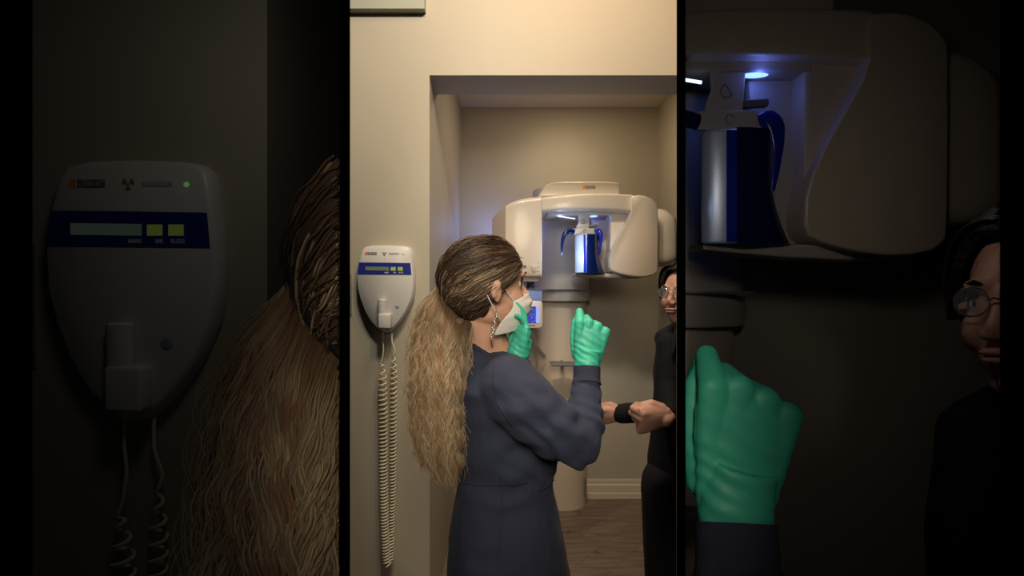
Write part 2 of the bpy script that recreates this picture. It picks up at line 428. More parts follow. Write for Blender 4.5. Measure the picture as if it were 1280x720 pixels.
# looser turns near the top ends, tight at the loop
dens = .55+.75*np.sin(np.pi*np.clip(cum, 0, 1))**.8; ph = np.cumsum(dens); ph = ph/ph[-1]*2*np.pi*NT
rad = np.interp(cum, [0, .03, .25, .5, .56, .75, .97, 1], [.006, .0165, .0165, .0155, .009, .0125, .0125, .004])
tg = np.gradient(pp, axis=0); tg /= np.linalg.norm(tg, axis=1)[:, None]
A = np.cross(tg, [0, 1, 0]); A /= np.linalg.norm(A, axis=1)[:, None]+1e-9; B = np.cross(tg, A)
coil = pp + (A*np.cos(ph)[:, None]+B*np.sin(ph)[:, None])*rad[:, None]
pts = [tuple(v) for v in resample(straight1, 30)]+[tuple(v) for v in coil]+[tuple(v) for v in resample(straight2, 20)]
g = G(); g.tube(pts, .0034, 6); obj('coiled_cord', g, CORD, unit, angle=80, recalc=False)

# wall plate at the left edge
Sorg = P(437, 368, ZF)
plate = thing('wall_plate', Sorg, 'narrow grey wall plate at the left edge of the brightly lit wall', 'wall plate')
g = G(); g.box(P(430, 0, ZF).x, P(440, 0, ZF).x, ZF-.008, ZF, P(0, 394, ZF).z, P(0, 342, ZF).z); obj('cover', g, mat('plate_grey', (.3, .28, .25), .5), plate, bevel=.003)

# ------------------------------------------------------------------ panoramic x-ray machine
Morg = Vector((P(703, 640, 3.45).x, 3.45, 0))
mach = thing('dental_xray_machine', Morg, 'cream panoramic dental x-ray machine on its round column in the lit alcove', 'x-ray machine')
def oval_col(g, pl, pr, Z, z0, z1, d, yb, n=40):
    a = P(pl, 0, Z).x; b = P(pr, 0, Z).x; cx = (a+b)/2; w = (b-a)/2; cs = []
    for k in range(n+1):
        q = math.pi*k/n; cs.append((cx-w*math.cos(q), yb-d*math.sin(q)**.8))
    vs = [(x, y, z) for z in (z0, z1) for x, y in cs]; m = len(cs)
    g.add(vs, [tuple(range(m)), tuple(range(2*m-1, m-1, -1))]+[(i, (i+1) % m, (i+1) % m+m, i+m) for i in range(m)])
Zc = 3.4
g = G(); oval_col(g, 671, 735.5, Zc, 0.0, P(0, 372, Zc).z, .20, 3.535); col = obj('column', g, MACH, mach)
g = G(); a = P(732, 598, 3.42); g.box(a.x-.006, a.x+.004, 3.40, 3.44, P(0, 621, 3.42).z, a.z); obj('data_plate', g, MACHD, col)
g = G(); oval_col(g, 667.5, 742.5, Zc-.1, P(0, 377, 3.25).z, P(0, 230, 3.25).z, .25, 3.52); obj('lift_carriage', g, MACHG, mach, bevel=.008)
g = G(); a = P(668, 361, 3.25); b = P(742, 362.5, 3.25); g.box(a.x+.004, b.x-.004, 3.245, 3.3, b.z, a.z-.002); obj('seam', g, MACHD, mach)
# cap with logo
g = G(); ZT = 2.82
g.prism([(672, 246), (681, 231), (690, 228), (700, 227), (750, 226.6), (771, 227.4), (775, 229.5), (775, 246)], ZT, 3.3, ZT)
cap = obj('top_cover', g, MACH, mach, bevel=.02, bseg=4)
g = G(); g.prism([(728.5, 232), (732.5, 232), (732.5, 236), (728.5, 236)], ZT-.002, ZT+.003, ZT); lg = obj('logo', g, ORANGE, cap, smooth=False)
g = G(); glyphs(g, 732.5, 744.5, 232.1, 235.9, ZT-.001, 5, .7); obj('lettering', g, INK, lg, smooth=False)

def loft(secs, e=.35, n=28):      # secs: (px, ytop, ybot, Yfront, Yback, Zref)
    g = G(); rs = []
    for (px, yt, yb_, y0_, y1_, Z) in secs:
        x = P(px, 0, Z).x; zt = P(0, yt, Z).z; zb = P(0, yb_, Z).z; cz = (zt+zb)/2; hz = (zt-zb)/2; cy = (y0_+y1_)/2; hy = (y1_-y0_)/2
        r = []
        for k in range(n):
            q = 2*math.pi*(k+.5)/n; c_, s_ = math.cos(q), math.sin(q)
            r.append(Vector((x, cy+hy*math.copysign(abs(c_)**e, c_), cz+hz*math.copysign(abs(s_)**e, s_))))
        rs.append(r)
    g.rings(rs); return g
Zm = 2.75
# bridge band between the two heads, bowed towards the room
def band_y(px): return Zm+.05*(1-math.cos(math.pi*(px-735)/115))*.5
secs = []
for px in np.linspace(676, 792, 20):
    t = (px-676)/116; yt = 245-4.2*math.sin(math.pi*min(1, t*1.05)*.55)+1.4*max(0, t-.55); yb_ = 263.5-2.2*math.sin(math.pi*t)
    if t > .8: yb_ += 2*(t-.8)
    secs.append((px, yt, yb_, band_y(px), 3.12, Zm))
obj('bridge', loft(secs, .16, 36), MACH, mach, angle=50)
# underside lit panel of the bridge
g = G(); a = P(684, 263, 2.85); b = P(765, 263, 2.85); g.box(a.x, b.x, 2.84, 3.1, P(0, 263, 2.75).z-.012, P(0, 263, 2.75).z+.012); under = obj('underside_panel', g, MACHG, mach, bevel=.004)
g = G(); a = P(697, 270, 2.83); b = P(719, 273.5, 2.83); g.tube([a, b], .0035, 8); obj('light_strip', g, WLED, under)
g = G(); a = P(737, 272, 2.9); g.ell(a+Vector((.02, 0, .012)), (.035, .05, .008)); obj('light_strip', g, BLED, under)
# left head
g = G()
pl = [(612.5, 2.94, 268, 352), (616, 2.90, 265.5, 352), (623, 2.83, 261, 351.5), (631, 2.76, 257, 351), (632.5, 2.752, 256, 350.5)]
g_l = []
for px, y0_, yt, yb_ in [(613.5, 2.93, 268, 344), (615, 2.905, 266, 346), (630, 2.775, 257.5, 347), (632, 2.755, 256, 347), (640, 2.752, 251.5, 347), (650, 2.75, 248.5, 347), (662, 2.75, 246.2, 347), (676.5, 2.75, 245, 347), (677.5, 2.755, 245.3, 346.6)]:
    g_l.append((px, yt, yb_, y0_, 3.12, Zm))
lh = obj('left_head', loft(g_l, .10, 44), MACH, mach, angle=30)
g = G(); g.prism([(634, 346), (677, 346), (672, 352), (640, 351.5)], Zm+.03, 3.05, Zm+.03); obj('lower_lip', g, MACH, lh, bevel=.006)
g = G(); g.prism([(654, 331.5), (658, 331.5), (658, 335), (654, 335)], Zm-.003, Zm+.01, Zm); obj('sensor_window', g, MACHD, lh, smooth=False)
g = G(); g.prism([(663, 332), (671.5, 332), (670, 338), (667.5, 341), (664.8, 338)], Zm-.006, Zm+.01, Zm); obj('key_switch', g, MACHG, lh, bevel=.002)
for q in ((672.5, 328.5), (673.8, 333.6), (672.4, 339)):
    g = G(); g.ell(P(*q, Zm), (.003, .003, .003)); obj('indicator_dot', g, INKR, lh)
# right head: curved shell with a swept inner edge
g = G()
front = [(790, 262), (789.5, 247), (791, 244.2), (800, 243.2), (808, 244.6), (816, 247.5), (822, 251), (826, 255.5), (826.4, 290), (825.6, 330), (824.5, 340), (818, 344), (808, 346), (797, 346.3), (784, 344.5), (772, 341), (765.5, 337.5), (764, 333), (764.3, 322), (767, 312), (773, 298), (781, 283), (787, 272)]
rs = []
for yy, s in ((Zm+.018, .955), (Zm+.006, .98), (Zm, .99), (Zm, .992), (Zm+.008, 1.0)):
    pass
cx, cy = 797, 298
for yy, s in ((Zm, .965), (Zm+.003, .985), (Zm+.012, .996), (Zm+.026, 1.0), (Zm+.12, 1.0), (Zm+.3, .99)):
    r = []
    for x, y in front:
        q = P(cx+(x-cx)*s, cy+(y-cy)*s, Zm)
        bow = .05*max(0, (x-805)/22)**2 + .035*max(0, (785-x)/22)
        r.append(Vector((q.x, yy+bow, q.z)))
    rs.append(r)
g.rings(rs); rh = obj('right_head', g, MACH, mach, angle=45)
g = G(); g.prism([(762.5, 258), (795, 258), (795, 341), (778, 341), (762.5, 336)], Zm+.10, 3.1, Zm+.10); obj('inner_housing', g, MACH, rh, bevel=.012)
g = G(); g.prism([(738, 262), (765, 262), (765, 342), (745, 342)], 2.98, 3.12, 2.98); obj('inner_panel', g, MACHG, mach, bevel=.01)
# lower tray under the cylinder
g = G(); secs = []
for px in np.linspace(720, 800, 12):
    t = (px-720)/80; secs.append((px, 340.5+2*t, 344+4.5*math.sin(math.pi*min(1, t*.62)), 2.87-.02*math.sin(math.pi*t), 3.1, 2.86))
obj('lower_tray', loft(secs, .3), MACHG, mach, angle=50)
# rear sensor arm at right
secs = [(818, 262, 333, 2.93, 3.3, 2.93), (828, 257.5, 333, 2.93, 3.3, 2.93), (834, 259, 332.5, 2.925, 3.3, 2.93), (842, 264, 331, 2.93, 3.3, 2.93), (852, 272, 328, 2.96, 3.3, 2.93), (862, 284, 318, 3.0, 3.28, 2.93)]
obj('sensor_arm', loft(secs, .4), MACH, mach, angle=60)
# head support
hsup = None
g = G(); Zh = 2.86
g.prism([(722, 262), (737, 262), (737.5, 270), (736, 290), (733, 294), (721, 294), (720.5, 284), (723.5, 276)], Zh, Zh+.03, Zh)
hsup = obj('head_support', g, MACHG, mach, bevel=.004)
g = G(); g.prism([(714, 286), (741, 285.5), (746, 288), (746, 292.5), (738, 294.5), (716, 293.5)], Zh-.015, Zh+.02, Zh); obj('cross_bar', g, MACHG, hsup, bevel=.004)
g = G(); c0 = P(729.5, 277, Zh-.003)
pts = [c0+Vector((.0115*math.cos(q), 0, .014*math.sin(q))) for q in [R(100+28*k) for k in range(9)]]; g.tube(pts, .0016, 6); g.tube([c0+Vector((-.002, 0, .014)), c0+Vector((.012, 0, -.01))], .0016, 6)
c1 = P(731, 289, Zh-.018); g.tube([c1+Vector((.009*math.cos(q), 0, .009*math.sin(q))) for q in [R(20+32*k) for k in range(9)]], .0014, 6)
obj('adjustment_symbol', g, INK, hsup)
g = G(); g.prism([(736.5, 281), (747, 280.5), (747, 283.6), (736.5, 284)], Zh-.01, Zh+.03, Zh); obj('knob', g, MACHD, hsup, bevel=.003)
def temple(p, rads):
    g = G(); q = resample([P(x, y, z) for x, y, z in p], 26); rr = np.interp(np.linspace(0, 1, 26), np.linspace(0, 1, len(rads)), rads)
    g.tube([Vector(v) for v in q], list(rr), 12)
    return g
obj('temple_rest', temple([(717, 290, Zh-.01), (712, 288.5, Zh-.02), (707, 291, Zh-.03), (704, 297, Zh-.03), (702.5, 306, Zh-.03), (702, 319, Zh-.03)], [.017, .018, .014, .011, .008, .005]), NAVYP, hsup)
obj('temple_rest', temple([(744, 290, Zh-.01), (748, 288.5, Zh-.02), (750.5, 292, Zh-.03), (751.2, 300, Zh-.03), (750.6, 308, Zh-.03), (749, 319, Zh-.03)], [.016, .019, .014, .009, .007, .004]), BLUEP, hsup)
# cylinder: bright polished barrel with dark blue flared shield
g = G(); a = P(733, 294.5, Zh); b = P(733, 341.5, Zh); w = (741-719)/2/F*Zh*1.3
g.tube([a, a+Vector((0, 0, -.004)), b+Vector((0, 0, .004)), b], [w*.92, w, w, w*.94], 40); cyl = obj('polished_cylinder', g, CHROME, mach)
g = G(); n = 14; rs = []
for k in range(n):
    t = k/(n-1); py = 294+48*t; fl = max(0, (t-.45)/.55)**1.6*6
    r = []; cc = P(733, py, Zh)
    for j in range(15):
        q = R(-96+126*j/14); rr = w*1.04+fl/F*Zh*max(0, math.cos(q))*1.3
        r.append(cc+Vector((math.cos(q)*rr, math.sin(q)*w*1.04, 0)))
    rs.append(r)
vs = [p for r in rs for p in r]; m_ = 15
g.add(vs, [(k*m_+j, k*m_+j+1, (k+1)*m_+j+1, (k+1)*m_+j) for k in range(n-1) for j in range(m_-1)])
obj('flared_shield', g, NAVYP, mach, solid=.004)
g = G(); rs = [[P(733, py, Zh)+Vector((w*1.035*math.cos(R(q)), w*1.035*math.sin(R(q)), 0)) for q in range(-112, -92, 3)] for py in (295, 318, 341)]; vs = [p for r in rs for p in r]; m_ = len(rs[0])
g.add(vs, [(k*m_+j, k*m_+j+1, (k+1)*m_+j+1, (k+1)*m_+j) for k in range(2) for j in range(m_-1)]); obj('gradient_strip', g, BLUEP, cyl, solid=.003)  # added mid-blue strip, imitates the barrel's gradient from bright to dark
# control panel, lit block and grab bar
g = G(); g.prism([(659, 351), (668, 351), (668, 362), (659, 362)], 3.0, 3.15, 3.0); obj('support_post', g, MACHD, mach, smooth=False)
g = G(); g.prism([(648, 362), (677.5, 362), (677.5, 378), (648, 378)], 2.95, 3.1, 2.95); blk = obj('patient_tray', g, mat('blue_lit_plastic', (.36, .42, .62), .35), mach, bevel=.004)  # blue light falling on this box is put into its colour
g = G(); g.prism([(647, 360.6), (678, 360.6), (678, 362.6), (647, 362.6)], 2.94, 3.1, 2.94); obj('tray_rim', g, MACHD, blk, bevel=.002)
g = G()
def rrect(x0, y0_, x1, y1_, r, n=5):
    o = []
    for cx_, cy_, a0 in ((x1-r, y0_+r, -90), (x1-r, y1_-r, 0), (x0+r, y1_-r, 90), (x0+r, y0_+r, 180)):
        for k in range(n+1):
            q = R(a0+90*k/n); o.append((cx_+r*math.cos(q), cy_+r*math.sin(q)))
    return o
g.prism(rrect(642, 376, 678.5, 410.5, 5), 2.88, 2.93, 2.88); ms = obj('control_screen', g, MACH, mach, bevel=.006)
g = G(); g.prism([(646, 383), (674.5, 383), (674.5, 404), (646, 404)], 2.878, 2.89, 2.88); obj('display', g, SCREEN, ms, smooth=False)
g = G(); g.prism([(670, 383), (674.5, 383), (674.5, 404), (670, 404)], 2.876, 2.88, 2.88); obj('display_sidebar', g, mat('pale_screen', (.1, .12, .3), .3, emit=(.35, .45, .9), estr=.8), ms, smooth=False)
g = G(); g.prism([(657, 405.8), (669, 405.8), (669, 407.4), (657, 407.4)], 2.878, 2.885, 2.88); obj('lettering', g, INK, ms, smooth=False)
g = G(); g.tube([P(663, 405, 2.93), P(668, 430, 3.1), P(680, 445, 3.3)], .015, 10); obj('screen_arm', g, MACHG, ms)
g = G(); g.prism([(688, 454.6), (722, 455.2), (722, 458.6), (690, 458)], 3.08, 3.2, 3.08); obj('grab_bar', g, MACHD, mach, bevel=.006)
g = G(); a = P(705, 456.5, 3.14); g.tube([a, a+Vector((0, .15, 0))], .012, 10); obj('bar_stem', g, MACHD, mach)

# ------------------------------------------------------------------ people
def hand_frame(w, u, s, n):
    u = Vector(u).normalized(); s = Vector(s); s = (s-u*s.dot(u)).normalized(); n = Vector(n); n = (n-u*n.dot(u)-s*n.dot(s)).normalized()
    return lambda a, b, c: Vector(w)+u*a+s*b+n*c
def hand_geo(g, H, curls, thumb, sc=1., rr=1.):
    """palm, four fingers of unequal length and a thumb from the side of the palm"""
    off = [.030, .0105, -.0105, -.029]; kn = [.092, .095, .089, .080]
    seg_ = [(.040, .026, .021), (.044, .029, .022), (.040, .027, .021), (.031, .020, .018)]; r0 = [.0104, .0106, .0100, .0090]
    for i in range(4):
        a = H(.008*sc, off[i]*.62*sc, 0); m = H(.05*sc, off[i]*.85*sc, .001); k_ = H(kn[i]*sc, off[i]*sc, .002*sc)
        g.chain([a, m, k_], [.0125*sc*rr, .0115*sc*rr, .0122*sc*rr])
        th = 0; pa, pc = kn[i], .002; pts = [k_]; rad_ = [.0122*sc*rr]
        for j in range(3):
            th += R(curls[i][j]); pa += seg_[i][j]*math.cos(th); pc -= seg_[i][j]*math.sin(th)
            pts.append(H(pa*sc, off[i]*(1+.0*j)*sc, pc*sc)); rad_.append((r0[i]-.0011*(j+1))*sc*rr)
        g.chain(pts, rad_)
    g.chain([H(q[0]*sc, q[1]*sc, q[2]*sc) for q in thumb], [.0175*sc*rr, .0145*sc*rr, .0115*sc*rr, .0095*sc*rr][:len(thumb)])
    g.torso_(H, sc*rr)

def head_geo(g, c, yaw, pitch=0, s=1., neck=None):
    M = Matrix.Rotation(yaw, 3, 'Z') @ Matrix.Rotation(pitch, 3, 'Y')
    def T(x, y, z): return c + M @ (Vector((x, y, z))*s)
    def E(x, y, z, a, b, d, rot=None): g.ell(T(x, y, z), (a*s, b*s, d*s), M @ rot if rot else M)
    E(-.010, 0, .022, .086, .070, .074); E(.026, 0, .0, .064, .060, .082); E(.028, 0, -.056, .056, .050, .044)
    E(.064, 0, -.092, .020, .022, .017); E(.012, 0, -.07, .05, .046, .03)
    for q in (-1, 1):
        E(.056, q*.033, -.034, .028, .024, .028); E(.076, q*.024, .020, .015, .024, .009)
        E(.096, q*.011, -.036, .010, .008, .008)
        ear = Matrix.Rotation(q*R(22), 3, 'Z') @ Matrix.Rotation(R(-10), 3, 'Y')
        E(.004, q*.074, -.016, .014, .007, .024, ear); E(.001, q*.083, -.004, .0125, .005, .013, ear); E(-.004, q*.081, -.018, .007, .0045, .017, ear); E(.007, q*.075, -.034, .007, .005, .009, ear)
    nose = [T(.084, 0, .012), T(.090, 0, -.008), T(.1005, 0, -.027), T(.097, 0, -.036)]
    g.chain(nose, [.009*s, .0085*s, .0105*s, .010*s])
    E(.088, 0, -.0560, .013, .021, .0055); E(.086, 0, -.0655, .013, .018, .0062)
    return T, M
def eyes(parent, T, M, s=1.):
    for q in (-1, 1):
        g = G(); g.ell(T(.0665, q*.031, -.001), (.0125*s,)*3); e = obj('eye', g, EYEW, parent)
        g = G(); g.ell(T(.0765, q*.031, -.001), (.0042*s, .0058*s, .0058*s), M); obj('iris', g, EYEB, e)
        g = G(); g.chain([T(.085, q*.014, .018), T(.091, q*.028, .024), T(.080, q*.044, .021)], [.0022*s, .003*s, .0018*s]); obj('eyebrow', g, DARKH, parent)
        g = G(); g.chain([T(.079, q*.018, .004), T(.083, q*.031, .009), T(.074, q*.043, .003)], [.0015*s, .0022*s, .0015*s]); obj('eyelashes', g, DARKH, e)

def shrink(rows, k):
    return [(w[0], w[1]+k/.0018, w[2]-k/.0018, w[3], w[4]-k)+tuple(w[5:]) for w in rows]

# ---- nurse
Z0 = 1.12
Norg = Vector((P(636, 0, Z0).x, Z0+.03, 0))
nurse = thing('person', Norg, 'person in navy scrubs and face mask with long blonde ponytail raising green-gloved hands', 'person')
hc = P(605, 354, 1.10); YAW = R(20)
rows = [(438, 586, 634, 1.13, .065, 13), (443, 580, 648, 1.14, .10, 12), (456, 575, 664, 1.15, .145, 10), (478, 571, 683, 1.15, .175, 4), (510, 572, 697, 1.15, .172), (545, 574, 700, 1.15, .16),
        (580, 574, 696, 1.15, .148), (604, 572, 691, 1.15, .145), (640, 565, 699, 1.15, .16), (680, 560, 706, 1.15, .17), (720, 559, 712, 1.15, .175), (775, 561, 716, 1.15, .175)]
near = ([P(634, 486, 1.03), P(655, 506, 1.0), P(690, 534, .99), P(719, 553, 1.0)], [.072, .07, .062, .052])
nfore = ([P(719, 553, 1.0), P(729, 530, 1.02), P(733, 500, 1.05), P(733.5, 462, 1.08)], [.052, .046, .036, .031])
far = ([P(628, 480, 1.28), P(655, 520, 1.26), P(672, 545, 1.2)], [.065, .058, .05]); ffore = ([P(672, 545, 1.2), P(658, 500, 1.16), P(648, 455, 1.10)], [.048, .042, .027])
legs = []
for zz, dx in ((1.06, 6), (1.24, -8)):
    legs.append(([P(640+dx, 790, zz), P(642+dx, 960, zz*1.0), P(632+dx, 1100*1.0 if zz < 1.1 else 1040, zz)], [.088, .066, .048]))
# body
g = G(); T, M = head_geo(g, hc, YAW)
g.chain([P(606, 380, 1.12), P(602, 405, 1.12), P(606, 430, 1.13), P(612, 452, 1.14)], [.052, .051, .056, .07])
g.torso(shrink(rows, .012))
g.chain(near[0], [r-.018 for r in near[1]]); g.chain(nfore[0], [r-.010 for r in nfore[1]])
g.chain(far[0], [r-.018 for r in far[1]]); g.chain(ffore[0], [.032, .03, .0245])
# hands
Hn = hand_frame(P(733.5, 456, 1.09), (.16, .04, 1), (-1, 0, .16), (-.15, -1, 0))
curlN = [(52, 75, 70), (78, 85, 60), (82, 85, 60), (84, 85, 60)]
thN = [(.022, .020, -.014), (.055, .030, -.026), (.090, .034, -.030), (.112, .026, -.034)]
Hf = hand_frame(P(650, 447, 1.085), (.10, 0, 1), (-.35, .93, .0), (.93, .35, 0))
curlF = [(0, 4, 4), (4, 12, 12), (10, 22, 18), (16, 30, 24)]
thF = [(.022, .024, -.008), (.055, .034, -.014), (.085, .030, -.020), (.106, .022, -.022)]
hand_geo(g, Hn, curlN, thN, 1.0, .8); hand_geo(g, Hf, curlF, thF, .74, .85)
g.chain([P(648, 446, 1.09), Hf(.02, 0, 0)], [.0245, .02]); g.chain([P(733.5, 460, 1.08), Hn(.02, 0, 0)], [.026, .024])
floorpy = lambda z: 360+1.55*F/z
for zz, dx in ((1.06, 6), (1.24, -8)):
    ank = Vector((P(634+dx, 0, zz).x, zz, .09)); kn_ = Vector((P(643+dx, 0, zz).x, zz, .48)); hp = Vector((P(640+dx, 0, zz).x, zz, .86))
    g.chain([hp, kn_, ank], [.082, .05, .036]); g.chain([ank, ank+Vector((.02, 0, -.045)), ank+Vector((.13, 0, -.06))], [.036, .035, .025])
body = obj('body', g, SKIN, nurse, voxel=.0032, sm=3)
eyes(body, T, M)
# scrubs top
def folds(v):
    a = 0
    p = (Vector(P(719, 553, 1.0))-v).length                     # elbow
    w = math.exp(-(p/.11)**2)
    d = (v-P(719, 553, 1.0)); q = d.x*.8+d.z*1.1+.35*d.y
    a += w*.0075*math.sin(q*120+5*noise.noise(v*13))*(.5+noise.noise(v*9))
    pf = (v-P(733, 490, 1.05)).length; a += math.exp(-(pf/.05)**2)*.0022*math.sin(v.z*200+5*noise.noise(v*20)) 
    pa = (v-P(640, 545, .98)).length; a += math.exp(-(pa/.13)**2)*.003*math.sin((v.z*1.1-v.x*.7)*75+4*noise.noise(v*9))
    pb = (v-P(600, 610, 1.0)).length; a += math.exp(-(pb/.16)**2)*.003*math.sin(v.z*60+4*noise.noise(v*8))
    a += .006*noise.noise(Vector((v.x*9, v.y*9, v.z*5)))+.0022*noise.noise(v*26)
    return a
g = G(); g.torso(rows)
g.chain(near[0], near[1]); g.chain(nfore[0][:3]+[P(733.5, 482, 1.065)], [.052, .047, .038, .0335]); g.chain([P(606, 464, 1.14), P(636, 482, 1.04)], [.058, .068]); g.chain([P(606, 464, 1.14), P(630, 480, 1.27)], [.058, .06])
g.chain(far[0], far[1]); g.chain([P(672, 545, 1.2), P(658, 500, 1.16), P(650, 462, 1.11)], [.048, .042, .031])
top = obj('scrubs_top', g, SCRUB, nurse, voxel=.0042, sm=5, disp=folds)
g = G(); q = [P(733.2, 480, 1.066), P(733.2, 476, 1.069), P(733.5, 468, 1.075), P(733.5, 459, 1.08)]
g.tube(q, [.0325, .0305, .0302, .0302], 36); obj('cuff', g, KNIT, top)
# neckline band and seams
g = G(); nb = []
for k in range(41):
    a_ = 2*math.pi*k/40; nb.append(P(610, 438, 1.13)+Vector((.047*math.cos(a_), .066*math.sin(a_), -.026*math.cos(a_))))
g.tube(nb, .006, 8); obj('neckline', g, KNIT, top)
def onto(ob, pts, out=.0015, rad_=.0009, name='seam', m=KNIT, parent=None):   # lay a thin seam on the surface nearest the room side
    from mathutils.bvhtree import BVHTree
    org = ORG[parent.parent.name] if False else Norg
    bm_ = bmesh.new(); bm_.from_mesh(ob.data); tr = BVHTree.FromBMesh(bm_); o_ = []
    for (px, py) in pts:
        d = P(px, py, 1.); e = Vector((0, 0, EYE))
        hit = tr.ray_cast(e-org, (d-e).normalized())
        if hit[0] is not None: o_.append(hit[0]+org+hit[1]*out)
    bm_.free()
    if len(o_) > 2:
        g = G(); g.tube(o_, rad_, 6); return obj(name, g, m, parent or ob)
def dense(p, n=24): 
    p = np.array(p, float); d = np.r_[0, np.cumsum(np.linalg.norm(np.diff(p, axis=0), axis=1))]; t = np.linspace(0, d[-1], n); return list(zip(np.interp(t, d, p[:, 0]), np.interp(t, d, p[:, 1])))
onto(top, dense([(626, 595), (628, 640), (624, 690), (622, 719)]))
onto(top, dense([(573, 603), (600, 607), (630, 606), (660, 603)]))
onto(top, dense([(672, 614), (684, 607), (692, 599)]), rad_=.0016)
onto(top, dense([(699, 628), (703, 655), (701, 684)]), rad_=.0014)
onto(top, dense([(618, 452), (616, 475), (622, 505), (640, 530)]))
# trousers and shoes
g = G()
for zz, dx in ((1.06, 6), (1.24, -8)):
    ank = Vector((P(634+dx, 0, zz).x, zz, .10)); kn_ = Vector((P(643+dx, 0, zz).x, zz, .48)); hp = Vector((P(640+dx, 0, zz).x, zz, .80))
    g.chain([hp, kn_, ank], [.098, .075, .06])
obj('trousers', g, PANTS, nurse, voxel=.006, sm=4)
for zz, dx in ((1.06, 6), (1.24, -8)):
    x = P(634+dx, 0, zz).x; g = G(); g.ell((x+.045, zz, .045), (.135, .048, .045)); g.ell((x-.02, zz, .07), (.06, .045, .05)); g.box(x-.08, x+.17, zz-.042, zz+.042, 0.0, .02)
    obj('shoe', g, SHOE, nurse, voxel=.006, sm=3)
# gloves
def wr(v, c, ax=.05):
    d = (v-c).length
    return .0009*math.exp(-(d/ax)**2)*math.sin((v.z*1.0+v.x*.55)*420+3*noise.noise(v*30))+.0005*noise.noise(v*45)
g = G(); hand_geo(g, Hn, curlN, thN, 1.0, 1.0); g.tube([P(733.6, 463, 1.08), P(733.6, 455, 1.083), P(734.5, 446, 1.09), P(737, 436, 1.09)], [.0275, .0282, .0285, .027], 28)
obj('glove', g, GLOVE, nurse, voxel=.0017, sm=2, disp=lambda v: wr(v, Hn(.03, 0, .02)))
g = G(); hand_geo(g, Hf, curlF, thF, .74, 1.12); g.chain([P(647.5, 441, 1.085), Hf(.03, 0, 0)], [.0265, .025]); g.tube([P(647.5, 445, 1.085), P(647.5, 442.5, 1.085)], [.0275, .0275], 24)
obj('glove', g, GLOVE, nurse, voxel=.0017, sm=2, disp=lambda v: wr(v, Hf(.02, 0, .02)))
# mask
def bez(a, b, c, t): return a*(1-t)**2+b*2*t*(1-t)+c*t*t
g = G(); NT_, NS = 15, 25
rows_m = []
for i in range(NT_):
    t = i/(NT_-1)
    z = -.018-.088*t
    xf = np.interp(t, [0, .25, .5, .8, 1], [.100, .113, .109, .097, .080])     # front
    xe = np.interp(t, [0, .25, .55, 1], [.050, .046, .022, .004]); ye = np.interp(t, [0, .5, 1], [.058, .062, .052])
    ze = z+np.interp(t, [0, 1], [-.022, -.010])
    r = []
    for j in range(NS):
        s_ = -1+2*j/(NS-1); q = s_*math.pi/2
        x = xe+(xf-xe)*math.cos(q)**.8 if abs(s_) < 1 else xe
        y = ye*math.copysign(abs(math.sin(q))**.85, s_); r.append(T(x+.0022*math.sin(t*27+1)*max(0, 1-abs(s_)**3), y, z+(ze-z)*abs(s_)**2))
    rows_m.append(r)
vs = [p for r in rows_m for p in r]
g.add(vs, [(k*NS+j, k*NS+j+1, (k+1)*NS+j+1, (k+1)*NS+j) for k in range(NT_-1) for j in range(NS-1)])
mk = obj('face_mask', g, MASKM, nurse, solid=.0016, subsurf=1)
e0 = rows_m[0][0]; e1 = rows_m[-1][0]; e2 = rows_m[8][0]
ear_t = T(.004, -.084, .016); ear_b = T(-.014, -.084, -.012)
g = G(); g.tube([Vector(v) for v in resample([e0, ear_t.lerp(e0, .4)+Vector((0, -.006, 0)), ear_t], 14)], .0012, 8)
g.tube([Vector(v) for v in resample([ear_t, T(-.019, -.080, .004), T(-.021, -.079, -.018), T(-.008, -.078, -.042), e2+Vector((0, -.004, 0)), e2], 20)], .0012, 8); obj('ear_loop', g, mat('white_elastic', (.7, .68, .64), .7), mk)
# earring chain
g = G()
for k in range(12):
    t = k/11; p = P(620.5-7*t+1.2*math.sin(k*1.9), 393+31*t, 1.035); g.ell(p, (.0032, .0026, .0026))
g.tube([P(620, 384, 1.03), P(620.5, 393, 1.035), P(617, 408, 1.035), P(613.5, 424, 1.035)], .0011, 6)
obj('earring', g, PEARL, nurse)
g = G(); g.tube([P(613.5, 422, 1.035), P(614.5, 428, 1.035), P(615.5, 434, 1.04)], .0018, 8); obj('ribbon', g, mat('red_ribbon', (.25, .03, .03), .6), nurse)

